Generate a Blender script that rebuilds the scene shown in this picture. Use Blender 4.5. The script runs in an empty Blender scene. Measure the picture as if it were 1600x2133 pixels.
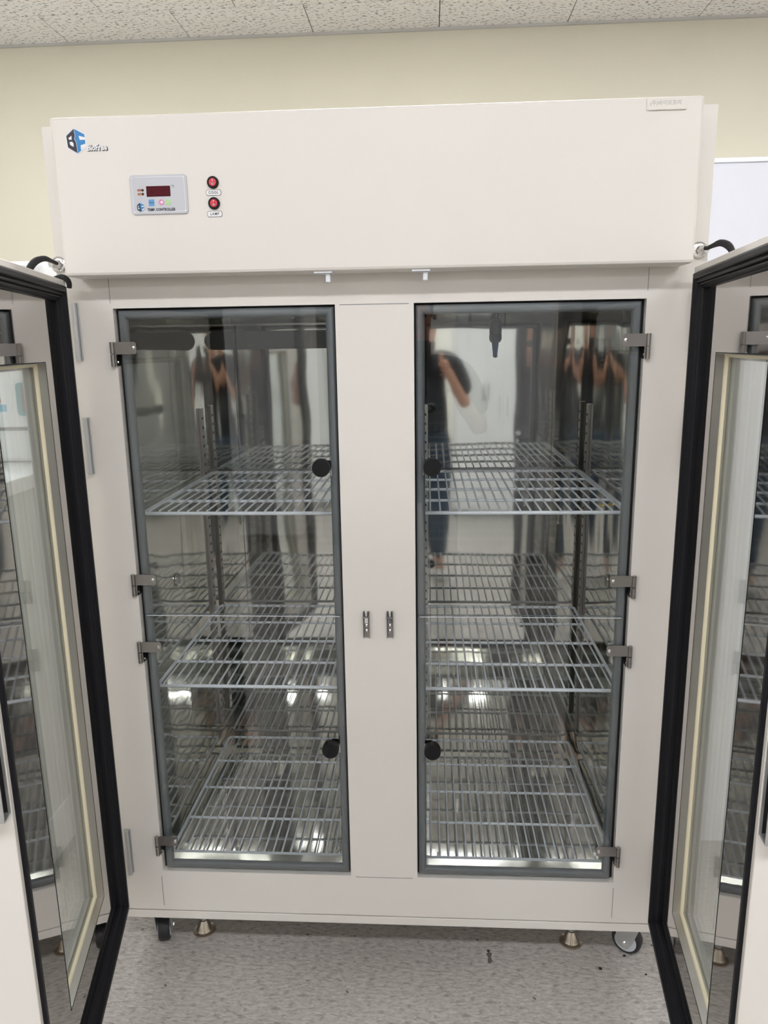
import bpy, bmesh, math, random
from mathutils import Vector, Matrix
random.seed(7)
S = bpy.context.scene
COL = S.collection
# ------------------------------------------------------------------ camera
YAW, PITCH, ROLL, FPX = -.0609, .2166, -.0156, 1563.4
def cam_axes():
    cy, sy, cp, sp, cr, sr = (math.cos(YAW), math.sin(YAW), math.cos(PITCH), math.sin(PITCH), math.cos(ROLL), math.sin(ROLL))
    fw = Vector((sy*cp, cy*cp, -sp)); rt = Vector((cy, -sy, 0)); up = rt.cross(fw)
    return cr*rt + sr*up, -sr*rt + cr*up, fw
cd = bpy.data.cameras.new('camera'); cam = bpy.data.objects.new('camera', cd); COL.objects.link(cam)
r_, u_, f_ = cam_axes()
m = Matrix((r_, u_, -f_)).transposed().to_4x4(); m.translation = (.1108, -1.5941, 1.5275)
cam.matrix_world = m
cd.sensor_fit = 'HORIZONTAL'; cd.sensor_width = 36; cd.lens = 36*FPX/1600; cd.clip_start = .02; cd.clip_end = 60
S.camera = cam
# ------------------------------------------------------------------ world, exposure, light levels
w = bpy.data.worlds.new('world'); S.world = w; w.use_nodes = True
w.node_tree.nodes['Background'].inputs[0].default_value = (.9, .95, 1, 1)
w.node_tree.nodes['Background'].inputs[1].default_value = .3
vs = S.view_settings
vs.view_transform = 'Standard'; vs.look = 'None'; vs.gamma = 1; vs.use_curve_mapping = False
vs.exposure = 0.0
LAMP = 35.0            # emission of the ceiling lamp diffusers
LAMP_COL = (.985, .99, 1.03)
cy_ = S.cycles
cy_.sample_clamp_indirect = 0; cy_.blur_glossy = 1.0; cy_.max_bounces = 16; cy_.glossy_bounces = 10; cy_.transmission_bounces = 12; cy_.transparent_max_bounces = 40; cy_.diffuse_bounces = 5
# ------------------------------------------------------------------ materials
def newmat(name):
    mt = bpy.data.materials.new(name); mt.use_nodes = True
    return mt, mt.node_tree, mt.node_tree.nodes, mt.node_tree.nodes['Principled BSDF']
def noise_bump(nt, b, scale, strength, dist=.001, detail=2, stretch=(1, 1, 1), coord='Object'):
    n = nt.nodes
    tc = n.new('ShaderNodeTexCoord'); mp = n.new('ShaderNodeMapping'); mp.inputs['Scale'].default_value = stretch
    nz = n.new('ShaderNodeTexNoise'); nz.inputs['Scale'].default_value = scale; nz.inputs['Detail'].default_value = detail
    bp = n.new('ShaderNodeBump'); bp.inputs['Strength'].default_value = strength; bp.inputs['Distance'].default_value = dist
    L = nt.links
    L.new(tc.outputs[coord], mp.inputs[0]); L.new(mp.outputs[0], nz.inputs['Vector']); L.new(nz.outputs['Fac'], bp.inputs['Height'])
    L.new(bp.outputs[0], b.inputs['Normal'])
    return nz, mp
def plain(name, col, rough=.5, metal=0, bump=None, spec=.5):
    mt, nt, n, b = newmat(name)
    b.inputs['Base Color'].default_value = (*col, 1); b.inputs['Roughness'].default_value = rough
    b.inputs['Metallic'].default_value = metal; b.inputs['Specular IOR Level'].default_value = spec
    if bump: noise_bump(nt, b, *bump)
    return mt
def vary(mt, c1, c2, scale, stretch=(1, 1, 1), lo=.4, hi=.6, detail=3):
    nt = mt.node_tree; n = nt.nodes; b = n['Principled BSDF']
    tc = n.new('ShaderNodeTexCoord'); mp = n.new('ShaderNodeMapping'); mp.inputs['Scale'].default_value = stretch
    nz = n.new('ShaderNodeTexNoise'); nz.inputs['Scale'].default_value = scale; nz.inputs['Detail'].default_value = detail
    cr = n.new('ShaderNodeValToRGB'); cr.color_ramp.elements[0].position = lo; cr.color_ramp.elements[1].position = hi
    cr.color_ramp.elements[0].color = (*c1, 1); cr.color_ramp.elements[1].color = (*c2, 1)
    L = nt.links; L.new(tc.outputs['Object'], mp.inputs[0]); L.new(mp.outputs[0], nz.inputs['Vector']); L.new(nz.outputs['Fac'], cr.inputs[0])
    L.new(cr.outputs[0], b.inputs['Base Color'])
    return cr
M = {}
M['beige'] = plain('beige_powder_coat', (.78, .745, .695), .42, 0, (900, .12, .0004))
M['wallw'] = plain('pale_wall_paint', (.80, .79, .74), .8)
M['wall'] = plain('cream_wall_paint', (.66, .625, .50), .8, 0, (350, .15, .0006))
M['white'] = plain('white_enamel', (.82, .84, .85), .3)
M['board'] = plain('whiteboard_enamel', (.70, .71, .76), .25)
M['greywhite'] = plain('pale_grey_laminate', (.55, .57, .56), .45)
M['dark'] = plain('dark_gap', (.012, .012, .012), .8)
M['reveal'] = plain('satin_stainless', (.46, .44, .41), .3, 1)
M['duct'] = plain('grey_duct_plastic', (.13, .13, .125), .6)
M['rubber'] = plain('black_gasket_rubber', (.008, .008, .011), .45, 0, None, .25)
M['greyrubber'] = plain('grey_bulb_seal', (.125, .14, .148), .42)
M['black'] = plain('black_plastic', (.010, .010, .011), .45, 0, None, .22)
M['blue'] = plain('blue_plastic', (.015, .10, .30), .4, 0, None, .25)
M['brass'] = plain('brass', (.8, .6, .2), .25, 1)
M['cream'] = plain('cream_sealant', (.86, .79, .58), .6)
M['plastic'] = plain('white_plastic', (.8, .82, .86), .35)
M['chrome'] = plain('chrome', (.75, .75, .75), .1, 1)
M['brush'] = plain('brushed_stainless', (.36, .34, .33), .3, 1, (60, .15, .0005, 2, (1, 1, 30)))
M['bright'] = plain('bright_stainless', (.66, .65, .62), .22, 1)
M['zinc'] = plain('zinc_plate', (.55, .56, .56), .45, .8)
M['nickel'] = plain('nickel', (.52, .46, .39), .18, 1)
M['wheel'] = plain('grey_wheel_plastic', (.5, .54, .57), .4)
M['tyre'] = plain('black_tyre', (.016, .016, .018), .45, 0, (120, .3, .0006))
M['wire'] = plain('white_coated_wire', (.80, .85, .90), .3)
M['braid'] = plain('black_braid', (.02, .02, .02), .6, 0, (900, 1., .002))
M['spacer'] = plain('spacer_aluminium', (.30, .305, .29), .45, .35)
M['alu'] = plain('aluminium_trim', (.7, .7, .72), .4, 1)
M['lead'] = plain('grey_label_film', (.56, .57, .61), .25)
M['inkdark'] = plain('dark_ink', (.02, .02, .03), .4)
M['inknavy'] = plain('navy_ink', (.012, .013, .035), .35)
M['inkblue'] = plain('blue_ink', (.02, .22, .55), .35)
M['inkwhite'] = plain('white_ink', (.85, .85, .86), .4)
M['inkgrey'] = plain('grey_embossing', (.45, .43, .42), .5)
M['display'] = plain('dark_red_display', (.075, .004, .010), .3, 0, None, .12)
M['segment'] = plain('unlit_segment', (.125, .014, .022), .4, 0, None, .12)
M['orange'] = plain('orange_print', (.62, .28, .16), .5)
M['btnblue'] = plain('blue_button', (.12, .35, .68), .4)
M['btnpink'] = plain('pink_button', (.70, .28, .48), .4)
M['btngreen'] = plain('green_button', (.45, .72, .30), .4)
M['red'] = plain('red_rocker', (.62, .02, .045), .25)
M['redbright'] = plain('red_rocker_lower', (.75, .05, .08), .25)
M['teal'] = plain('teal_print', (.10, .36, .40), .5)
M['sky'] = plain('light_blue_print', (.10, .42, .62), .5)
M['greyshade'] = plain('grey_recess', (.22, .22, .22), .5)
M['baseboard'] = plain('grey_base', (.3, .3, .29), .5)
M['skin'] = plain('skin', (.55, .30, .21), .5)
M['shirt'] = plain('black_shirt', (.018, .022, .03), .8)
M['jeans'] = plain('blue_jeans', (.035, .06, .10), .8)
M['shoe'] = plain('white_shoe', (.7, .7, .68), .5)
M['hair'] = plain('black_hair', (.012, .01, .01), .5)
def mirror(name, col, rough, wave, scale=2.2, stretch=(1, 1, 1)):
    mt, nt, n, b = newmat(name)
    b.inputs['Base Color'].default_value = (*col, 1); b.inputs['Metallic'].default_value = 1; b.inputs['Roughness'].default_value = rough
    noise_bump(nt, b, scale, 1.0, wave, 1.5, stretch)
    return mt
M['mirror'] = mirror('mirror_stainless', (.62, .62, .58), .045, .005, 2.4, (1, 1, .6))
M['mirrorside'] = mirror('mirror_stainless_side', (.60, .60, .56), .05, .011, 2.6, (1, 1, .7))
M['jamb'] = mirror('mirror_stainless_jamb', (.50, .50, .47), .14, .006, 5)
M['floorpan'] = mirror('mirror_stainless_floor', (.62, .62, .59), .06, .003, 3.0)
M['liner'] = mirror('mirror_stainless_door', (.52, .505, .49), .035, .0009, 2.0)
def glass(name, tint, ior=1.5):
    mt, nt, n, b = newmat(name); n.remove(b)
    L = nt.links; out = n['Material Output']
    g = n.new('ShaderNodeNewGeometry'); mx = n.new('ShaderNodeMix'); mx.data_type = 'FLOAT'
    mx.inputs['A'].default_value = ior; mx.inputs['B'].default_value = 1/ior
    fr = n.new('ShaderNodeFresnel'); tr = n.new('ShaderNodeBsdfTransparent'); gl = n.new('ShaderNodeBsdfGlossy'); ms = n.new('ShaderNodeMixShader')
    tr.inputs[0].default_value = (*tint, 1); gl.inputs['Roughness'].default_value = .0; gl.inputs['Color'].default_value = (1, 1, 1, 1)
    L.new(g.outputs['Backfacing'], mx.inputs['Factor']); L.new(mx.outputs['Result'], fr.inputs['IOR'])
    L.new(fr.outputs[0], ms.inputs[0]); L.new(tr.outputs[0], ms.inputs[1]); L.new(gl.outputs[0], ms.inputs[2]); L.new(ms.outputs[0], out.inputs[0])
    return mt
M['acrylic'] = glass('clear_acrylic', (.965, .97, .97), 1.49)
M['glass'] = glass('float_glass', (.97, .985, .975), 1.52)
def glow(name, col, s):
    mt, nt, n, b = newmat(name)
    b.inputs['Emission Color'].default_value = (*col, 1); b.inputs['Emission Strength'].default_value = s
    b.inputs['Base Color'].default_value = (.9, .9, .9, 1)
    return mt
M['lamp'] = glow('lamp_diffuser', LAMP_COL, LAMP)
# ceiling tile: white with short dark fissures
mt, nt, n, b = newmat('fissured_ceiling_tile'); M['tile'] = mt; L = nt.links
tc = n.new('ShaderNodeTexCoord'); mp = n.new('ShaderNodeMapping'); mp.inputs['Scale'].default_value = (.42, 1, 1)
nz = n.new('ShaderNodeTexNoise'); nz.inputs['Scale'].default_value = 125; nz.inputs['Detail'].default_value = 1.5
nz2 = n.new('ShaderNodeTexNoise'); nz2.inputs['Scale'].default_value = 60; nz2.inputs['Detail'].default_value = 2
ad = n.new('ShaderNodeMath'); ad.operation = 'MULTIPLY_ADD'; ad.inputs[1].default_value = .35
cr = n.new('ShaderNodeValToRGB'); cr.color_ramp.elements[0].position = .775; cr.color_ramp.elements[1].position = .80
cr.color_ramp.elements[0].color = (.84, .82, .79, 1); cr.color_ramp.elements[1].color = (.30, .28, .26, 1)
L.new(tc.outputs['Object'], mp.inputs[0]); L.new(mp.outputs[0], nz.inputs['Vector']); L.new(mp.outputs[0], nz2.inputs['Vector'])
L.new(nz2.outputs['Fac'], ad.inputs[0]); L.new(nz.outputs['Fac'], ad.inputs[2]); L.new(ad.outputs[0], cr.inputs[0]); L.new(cr.outputs[0], b.inputs['Base Color'])
b.inputs['Roughness'].default_value = .9
# floor tile: marbled vinyl
mt, nt, n, b = newmat('marbled_vinyl_tile'); M['vinyl'] = mt; L = nt.links
tc = n.new('ShaderNodeTexCoord'); oi = n.new('ShaderNodeObjectInfo'); mp = n.new('ShaderNodeMapping'); mp.inputs['Scale'].default_value = (1, 2.9, 1)
sc = n.new('ShaderNodeVectorMath'); sc.operation = 'SCALE'; sc.inputs[3].default_value = 0; 
nz = n.new('ShaderNodeTexNoise'); nz.inputs['Scale'].default_value = 52; nz.inputs['Detail'].default_value = 6; nz.inputs['Roughness'].default_value = .68; nz.inputs['Distortion'].default_value = .7
cr = n.new('ShaderNodeValToRGB'); e = cr.color_ramp.elements
e[0].position = .30; e[0].color = (.22, .205, .19, 1); e[1].position = .66; e[1].color = (.60, .565, .53, 1)
k = cr.color_ramp.elements.new(.47); k.color = (.43, .405, .375, 1)
sp = n.new('ShaderNodeTexNoise'); sp.inputs['Scale'].default_value = 26; sp.inputs['Detail'].default_value = 2
cs = n.new('ShaderNodeValToRGB'); cs.color_ramp.elements[0].position = .735; cs.color_ramp.elements[0].color = (1, 1, 1, 1); cs.color_ramp.elements[1].position = .76; cs.color_ramp.elements[1].color = (.35, .33, .3, 1)
mu = n.new('ShaderNodeMix'); mu.data_type = 'RGBA'; mu.blend_type = 'MULTIPLY'; mu.inputs['Factor'].default_value = 1
L.new(tc.outputs['Object'], mp.inputs[0]); L.new(mp.outputs[0], nz.inputs['Vector']); L.new(tc.outputs['Object'], sp.inputs['Vector'])
L.new(nz.outputs['Fac'], cr.inputs[0]); L.new(sp.outputs['Fac'], cs.inputs[0]); L.new(cr.outputs[0], mu.inputs['A']); L.new(cs.outputs[0], mu.inputs['B'])
L.new(mu.outputs['Result'], b.inputs['Base Color']); b.inputs['Roughness'].default_value = .38
# ------------------------------------------------------------------ mesh helpers
class MB:
    def __init__(s): s.bm = bmesh.new()
    def box(s, x0, x1, y0, y1, z0, z1):
        v = [s.bm.verts.new(p) for p in ((x0,y0,z0),(x1,y0,z0),(x1,y1,z0),(x0,y1,z0),(x0,y0,z1),(x1,y0,z1),(x1,y1,z1),(x0,y1,z1))]
        for f in ((0,3,2,1),(4,5,6,7),(0,1,5,4),(1,2,6,5),(2,3,7,6),(3,0,4,7)): s.bm.faces.new([v[i] for i in f])
        return s
    def prism(s, pts, a, b, axis='y'):
        # pts: 2-D outline; extruded along axis from a to b. axis y: pts are (x,z); z: (x,y); x: (y,z)
        def P(p, t): return {'y': (p[0], t, p[1]), 'z': (p[0], p[1], t), 'x': (t, p[0], p[1])}[axis]
        A = [s.bm.verts.new(P(p, a)) for p in pts]; B = [s.bm.verts.new(P(p, b)) for p in pts]; N = len(pts)
        s.bm.faces.new(A); s.bm.faces.new(B[::-1])
        for i in range(N): s.bm.faces.new((A[i], A[(i+1) % N], B[(i+1) % N], B[i]))
        return s
    def tube(s, pts, r, n=8, caps=True):
        pts = [Vector(p) for p in pts]; rings = []; N = len(pts)
        rr = r if isinstance(r, (list, tuple)) else [r]*N
        prev = None
        for i, p in enumerate(pts):
            t = (pts[min(i+1, N-1)] - pts[max(i-1, 0)]).normalized()
            if prev is None:
                ref = Vector((0, 0, 1)) if abs(t.z) < .9 else Vector((1, 0, 0)); a = t.cross(ref).normalized()
            else:
                a = (prev - t*prev.dot(t)).normalized()
            prev = a; b = t.cross(a)
            rings.append([s.bm.verts.new(p + (a*math.cos(2*math.pi*k/n) + b*math.sin(2*math.pi*k/n))*rr[i]) for k in range(n)])
        for A, B in zip(rings, rings[1:]):
            for k in range(n): s.bm.faces.new((A[k], A[(k+1) % n], B[(k+1) % n], B[k]))
        if caps: s.bm.faces.new(rings[0][::-1]); s.bm.faces.new(rings[-1])
        return s
    def rope(s, pts, r, n=10, sub=5):
        P = [Vector(p) for p in pts]; q = []; rr = []
        for i in range(len(P)-1):
            a, b, c, d = P[max(i-1, 0)], P[i], P[i+1], P[min(i+2, len(P)-1)]
            for k in range(sub):
                t = k/sub; q.append(.5*((2*b)+(c-a)*t+(2*a-5*b+4*c-d)*t*t+(3*b-a-3*c+d)*t**3)); rr.append(r[i]+(r[i+1]-r[i])*t)
        q.append(P[-1]); rr.append(r[-1]); return s.tube(q, rr, n)
    def cyl(s, p0, p1, r, n=16): return s.tube([p0, p1], r, n)
    def lathe(s, prof, c, axis='z', n=24):
        # prof: (radius, height) list from one end to the other, about axis through c
        rings = []
        for r, h in prof:
            ring = []
            for k in range(n):
                a = 2*math.pi*k/n; q = (r*math.cos(a), r*math.sin(a))
                p = {'z': (q[0], q[1], h), 'y': (q[0], h, q[1]), 'x': (h, q[0], q[1])}[axis]
                ring.append(s.bm.verts.new((c[0]+p[0], c[1]+p[1], c[2]+p[2])))
            rings.append(ring)
        for A, B in zip(rings, rings[1:]):
            for k in range(n): s.bm.faces.new((A[k], A[(k+1) % n], B[(k+1) % n], B[k]))
        s.bm.faces.new(rings[0][::-1]); s.bm.faces.new(rings[-1]); return s
    def ringsweep(s, x0, x1, z0, z1, prof):
        # mitred frame in the x-z plane: prof = (inset, y) points, swept round the rectangle
        loops = []
        for ins, y in prof:
            loops.append([s.bm.verts.new(p) for p in ((x0+ins, y, z0+ins), (x1-ins, y, z0+ins), (x1-ins, y, z1-ins), (x0+ins, y, z1-ins))])
        N = len(prof)
        for i in range(N):
            A, B = loops[i], loops[(i+1) % N]
            for k in range(4): s.bm.faces.new((A[k], A[(k+1) % 4], B[(k+1) % 4], B[k]))
        return s
    def holed(s, x0, x1, z0, z1, hole, y0, y1):
        # plate with one hole; hole is a closed outline of (x, z)
        cx = sum(p[0] for p in hole)/len(hole); cz = sum(p[1] for p in hole)/len(hole)
        def out(p):
            dx, dz = p[0]-cx, p[1]-cz
            t = min(((x1-cx)/dx if dx > 1e-9 else (x0-cx)/dx if dx < -1e-9 else 1e9), ((z1-cz)/dz if dz > 1e-9 else (z0-cz)/dz if dz < -1e-9 else 1e9))
            return (cx+dx*t, cz+dz*t)
        ang = lambda p: math.atan2(p[1]-cz, p[0]-cx)
        H = sorted(hole, key=ang)
        O = [out(p) for p in H]; N = len(H)
        corners = [(x0, z0), (x1, z0), (x1, z1), (x0, z1)]
        for c in corners:   # snap the nearest outer point onto each corner
            i = min(range(N), key=lambda i: (O[i][0]-c[0])**2+(O[i][1]-c[1])**2); O[i] = c
        for y, fl in ((y0, 0), (y1, 1)):
            a = [s.bm.verts.new((p[0], y, p[1])) for p in H]; b = [s.bm.verts.new((p[0], y, p[1])) for p in O]
            for i in range(N): s.bm.faces.new((a[i], b[i], b[(i+1) % N], a[(i+1) % N]))
            if fl == 0: A0, B0 = a, b
            else: A1, B1 = a, b
        for i in range(N):
            j = (i+1) % N
            s.bm.faces.new((A0[i], A0[j], A1[j], A1[i])); s.bm.faces.new((B0[i], B0[j], B1[j], B1[i]))
        return s
    def build(s, name, mat, parent=None, bevel=0, smooth=False, seg=2):
        bmesh.ops.recalc_face_normals(s.bm, faces=s.bm.faces)
        me = bpy.data.meshes.new(name); s.bm.to_mesh(me); s.bm.free()
        me.materials.append(M[mat] if isinstance(mat, str) else mat)
        if smooth:
            for p in me.polygons: p.use_smooth = True
        o = bpy.data.objects.new(name, me); COL.objects.link(o)
        if parent: o.parent = parent
        if bevel:
            bv = o.modifiers.new('bevel', 'BEVEL'); bv.width = bevel; bv.segments = seg; bv.limit_method = 'ANGLE'; bv.angle_limit = .6
        if smooth: 
            es = o.modifiers.new('split', 'EDGE_SPLIT'); es.split_angle = math.radians(40)
        return o
def tag(o, label, cat, group=None):
    o['label'] = label; o['category'] = cat
    if group: o['group'] = group
    return o
def struct(o): o['kind'] = 'structure'; return o
def empty(name, loc=(0, 0, 0), rz=0, parent=None):
    o = bpy.data.objects.new(name, None); COL.objects.link(o); o.location = loc; o.rotation_euler = (0, 0, rz); o.parent = parent; o.empty_display_size = .1
    return o
def text(name, body, size, x, y, z, mat, parent, sx=1, off=0, align='CENTER', sp=1):
    cu = bpy.data.curves.new(name, 'FONT'); cu.body = body; cu.size = size; cu.align_x = align; cu.align_y = 'CENTER'
    cu.extrude = .00015; cu.offset = off; cu.resolution_u = 2; cu.space_character = sp
    t = bpy.data.objects.new('tmp', cu); COL.objects.link(t)
    dg = bpy.context.evaluated_depsgraph_get(); me = bpy.data.meshes.new_from_object(t.evaluated_get(dg))
    bpy.data.objects.remove(t)
    me.transform(Matrix.Translation((x, y, z)) @ Matrix.Rotation(math.pi/2, 4, 'X') @ Matrix.Scale(sx, 4, (1, 0, 0)))
    me.materials.clear(); me.materials.append(M[mat]); me.name = name
    o = bpy.data.objects.new(name, me); COL.objects.link(o); o.parent = parent
    return o
def stadium(x0, x1, z0, z1, n=10):
    r = (z1-z0)/2; zc = (z0+z1)/2; p = []
    for k in range(n+1): a = -math.pi/2+math.pi*k/n; p.append((x1-r+r*math.cos(a), zc+r*math.sin(a)))
    for k in range(n+1): a = math.pi/2+math.pi*k/n; p.append((x0+r+r*math.cos(a), zc+r*math.sin(a)))
    return p
def rrect(x0, x1, z0, z1, r, n=4):
    p = []
    for cx, cz, a0 in ((x1-r, z0+r, -90), (x1-r, z1-r, 0), (x0+r, z1-r, 90), (x0+r, z0+r, 180)):
        for k in range(n+1): a = math.radians(a0+90*k/n); p.append((cx+r*math.cos(a), cz+r*math.sin(a)))
    return p
def disc(cx, cz, r, n=20): return [(cx+r*math.cos(2*math.pi*k/n), cz+r*math.sin(2*math.pi*k/n)) for k in range(n)]
# ------------------------------------------------------------------ room shell
CZ, WY, XL, XR, YF = 3.0, 2.385, -3.3, 3.7, -9.6
floor = struct(MB().box(XL-.1, XR+.1, YF-.1, WY+.1, -.05, -.0012).build('floor', 'baseboard'))
struct(MB().box(XL-.1, XR+.1, WY, WY+.1, 0, CZ).build('wall_back', 'wall'))
struct(MB().box(XL-.1, XR+.1, YF-.1, YF, 0, CZ).build('wall_front', 'wallw'))
struct(MB().box(XL-.1, XL, YF, WY, 0, CZ).build('wall_left', 'wallw'))
struct(MB().box(XR, XR+.1, YF, WY, 0, CZ).build('wall_right', 'wallw'))
ceiling = struct(MB().box(XL-.1, XR+.1, YF-.1, WY+.1, CZ+.006, CZ+.06).build('ceiling', 'dark'))
# vinyl floor tiles, 450 mm
tm = MB().box(.0004, .4496, .00005, .44995, -.0012, 0).build('tile', 'vinyl', floor); first = True
nx0 = math.floor((XL+.083)/.45); 
for i in range(-9, 10):
    for j in range(-15, 6):
        x = -.083+.45*i; y = -.02+.45*j
        if x < XL-.06 or x > XR-.4 or y < YF or y > WY-.4: continue
        if abs(x+.2) < 2.3 and y > -2.3:
            if first: o = tm; first = False
            else: o = tm.copy(); COL.objects.link(o)
            o.location = (x, y, 0)
rest = MB().box(XL, XR, YF, WY, -.0011, -.0007).build('vinyl_sheet', 'vinyl', floor); rest['kind'] = 'stuff'
# ceiling tiles, 600 x 300 running bond; those near the photo's view are single pieces
lamps = [(x, y) for y in (-8.35, -5.25, -2.15, .95) for x in (-1.75, .12, 1.95)]  # farthest row behind is unseen, added to fill the cabinet front with light
ct = MB().box(.002, .598, .002, .298, CZ, CZ+.006).build('tile', 'tile', ceiling, bevel=0); first = True
rows = MB()
for j in range(41):
    y = WY-.01-.3*(j+1)
    for i in range(-8, 9):
        x = -1.634+.6*i+(.3 if j % 2 else 0)+.6
        if x+.6 > XR or x < XL: 
            if x+.6 <= XL or x >= XR: continue
        if y < YF: continue
        if y > .9 and abs(x+.3) < 2.6:
            if first: o = ct; first = False
            else: o = ct.copy(); COL.objects.link(o)
            o.location = (x, y, 0)
        else:
            rows.box(max(x, XL)+.0008, min(x+.6, XR)-.0008, y+.0008, y+.2992, CZ, CZ+.006)
ro = rows.build('distant_tiles', 'tile', ceiling); ro['kind'] = 'stuff'
trim = struct(MB().box(XL, XR, WY-.012, WY, CZ-.012, CZ).build('trim_1', plain('ceiling_edge_trim', (.5, .49, .46), .5)))
struct(MB().box(XL, XR, WY-.01, WY, 0, .1).build('baseboard_back', 'baseboard'))
# lamps: two tubes behind a slim diffuser
k = 0
for x, y in lamps:
    pos = ('left', 'middle', 'right')[lamps.index((x, y)) % 3]; row = ('unseen farthest row behind, added as fill', 'second row behind', 'row just behind the photographer', 'row above the refrigerator')[k//3]
    t = tag(empty('ceiling_light', (x, y, CZ)), 'slim white fluorescent ceiling light, %s lamp of the %s' % (pos, row), 'light'); k += 1
    MB().box(-.62, .62, -.125, .125, -.028, -.001).build('housing', 'white', t, bevel=.004)
    MB().box(-.60, .60, -.105, .105, -.036, -.0285).build('diffuser', 'lamp', t)
# ------------------------------------------------------------------ the cabinet
Z0 = .1285; ZT = 1.9685; HW = .663; A, B = .55, .0813; OT, OB = 1.6145, .2651
cab = tag(empty('refrigerated_cabinet'), 'tall beige two-door laboratory refrigerator with both glass doors swung open', 'refrigerator')
shell = MB().box(-HW, -HW+.025, .062, .80, Z0, ZT).box(HW-.025, HW, .062, .80, Z0, ZT).box(-HW+.025, HW-.025, .775, .80, Z0, ZT)
shell.box(-HW+.025, HW-.025, .062, .775, ZT-.02, ZT).box(-HW+.025, HW-.025, .062, .775, Z0, Z0+.02).build('outer_shell', 'beige', cab)
# front frame: two stiles, a mullion, top and bottom rails in one welded sheet
ff = MB()
GZ = .1535
ff.box(-HW, -A, 0, .062, GZ, ZT).box(A, HW, 0, .062, GZ, ZT)
ff.box(-A, A, 0, .062, OT, ZT).box(-A, A, 0, .062, GZ, OB).box(-B, B, 0, .062, OB, OT)
bm = ff.bm; bmesh.ops.remove_doubles(bm, verts=bm.verts, dist=1e-5)
ff.build('front_frame', 'beige', cab)
MB().box(-HW, HW, 0, .062, Z0, GZ-.0035).build('base_rail', 'beige', cab, bevel=.0012)
MB().box(-HW+.004, HW-.004, .004, .06, GZ-.0035, GZ).build('shadow_gap', 'dark', cab)
for x0, x1, z0, z1 in ((-.5545, -.5535, 1.625, 1.674), (.5505, .5515, 1.630, 1.674), (-.5555, -.5543, .165, .249), (.5505, .5517, .167, .25), (-.072, .071, 1.6128, 1.6142), (-.07, .07, .2614, .2626)):
    MB().box(x0, x1, -.0004, .0002, z0, z1).build('weld_seam', 'greyshade', cab)
# fascia above the doors
fa = MB().box(-.6124, .6142, -.072, -.0015, 1.674, 1.9652).build('fascia', 'beige', cab, bevel=.006)
# small white door switches under the fascia
for x in (-.094, .098):
    o = MB().box(x-.019, x+.017, -.066, -.034, 1.6705, 1.6738).build('door_switch', 'plastic', cab, bevel=.0005)
    MB().box(x+.003, x+.012, -.058, -.046, 1.654, 1.6703).build('plunger', 'plastic', o, bevel=.001)
# ---- interior lining
IW, IB, IF, IT = .592, .745, .195, 1.642
MB().box(-.4885, .4895, IB, IB+.004, .2562, IT).build('rear_panel', 'mirror', cab)
for x0, x1, n_ in ((-IW, -.4905, 1), (.4915, IW, 2)): MB().box(x0, x1, IB, IB+.004, .2562, IT).build('rear_panel', 'mirror', cab)
MB().box(-IW, IW, IB, IB+.004, IF-.002, .2544).build('rear_panel', 'mirror', cab)
MB().box(-IW-.01, IW+.01, IB+.006, IB+.01, IF-.01, IT+.01).build('insulation', 'dark', cab)
for s in (-1, 1):
    MB().box(min(s*IW, s*(IW+.004)), max(s*IW, s*(IW+.004)), .068, IB, IF, IT).build('side_panel', 'mirrorside', cab)
    MB().lathe([(.019, -.001), (.019, .002), (.0165, .003), (.015, .0005), (.013, -.0005)][::1], (0, 0, 0), 'x', 24).build('port_ring', 'bright', cab, smooth=True)
    o = bpy.data.objects[-1] if False else None
MB().box(-IW, IW, .068, IB, IF-.004, IF).build('floor_pan', 'floorpan', cab)
MB().box(-IW, IW, .068, IB, IT, IT+.004).build('interior_ceiling', 'mirror', cab)
inner = MB()
inner.box(-IW, -A+.001, .063, .068, IF, IT).box(A-.001, IW, .063, .068, IF, IT).box(-B+.001, B-.001, .063, .068, OB, OT)
inner.box(-A+.001, A-.001, .063, .068, OT-.001, IT).box(-A+.001, A-.001, .063, .068, IF, OB).build('front_lining', 'mirror', cab)
# ---- fan cover in the left bay with a long rounded slot
hole = stadium(-.578, -.10, 1.524, 1.583, 12)
fc = MB().holed(-IW, -.02, 1.518, 1.597, hole, IB-.006, IB-.0005).build('fan_cover', 'mirror', cab)
MB().box(-IW, -.02, IB-.022, IB-.0005, 1.597, 1.602).build('fan_cover_lip', 'bright', fc)
MB().prism(stadium(-.576, -.102, 1.526, 1.581), IB-.003, IB-.0006).build('fan_slot', 'duct', fc)
for sx_ in (-.3, -.27): MB().lathe([(.0035, 0), (.003, -.002), (.001, -.003)], (sx_, IB-.0005, 1.618 if sx_ < -.28 else 1.59), 'y', 10).build('screw', 'bright', fc)
# ---- shelf standards: slotted strips
def standard(x, y, face):
    # face: direction the slots look: (dx, dy)
    z0, z1 = .30, 1.352
    dx, dy = face
    if dy: a = MB().box(x-.011, x+.011, y-.008, y, z0, z1)
    else:
        xa, xb = sorted((x, x+dx*.008)); a = MB().box(xa, xb, y-.014, y+.014, z0, z1)
    o = a.build('shelf_standard', 'brush' if not dy else 'bright', cab, bevel=.001)
    sl = MB(); z = z0+.02
    while z < z1-.01:
        if dy: sl.box(x-.0055, x+.0055, y-.0083, y-.0078, z, z+.007)
        else:
            q0, q1 = sorted((x+dx*.0078, x+dx*.0083)); sl.box(q0, q1, y-.008, y+.006, z, z+.007)
        z += .0285
    q = sl.build('slots', 'dark', o); q['kind'] = 'stuff'
for s in (-1, 1):
    standard(s*IW, .69, (-s, 0)); standard(s*IW, .12, (-s, 0)); standard(s*.098, IB-.0002, (0, -1))
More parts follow.
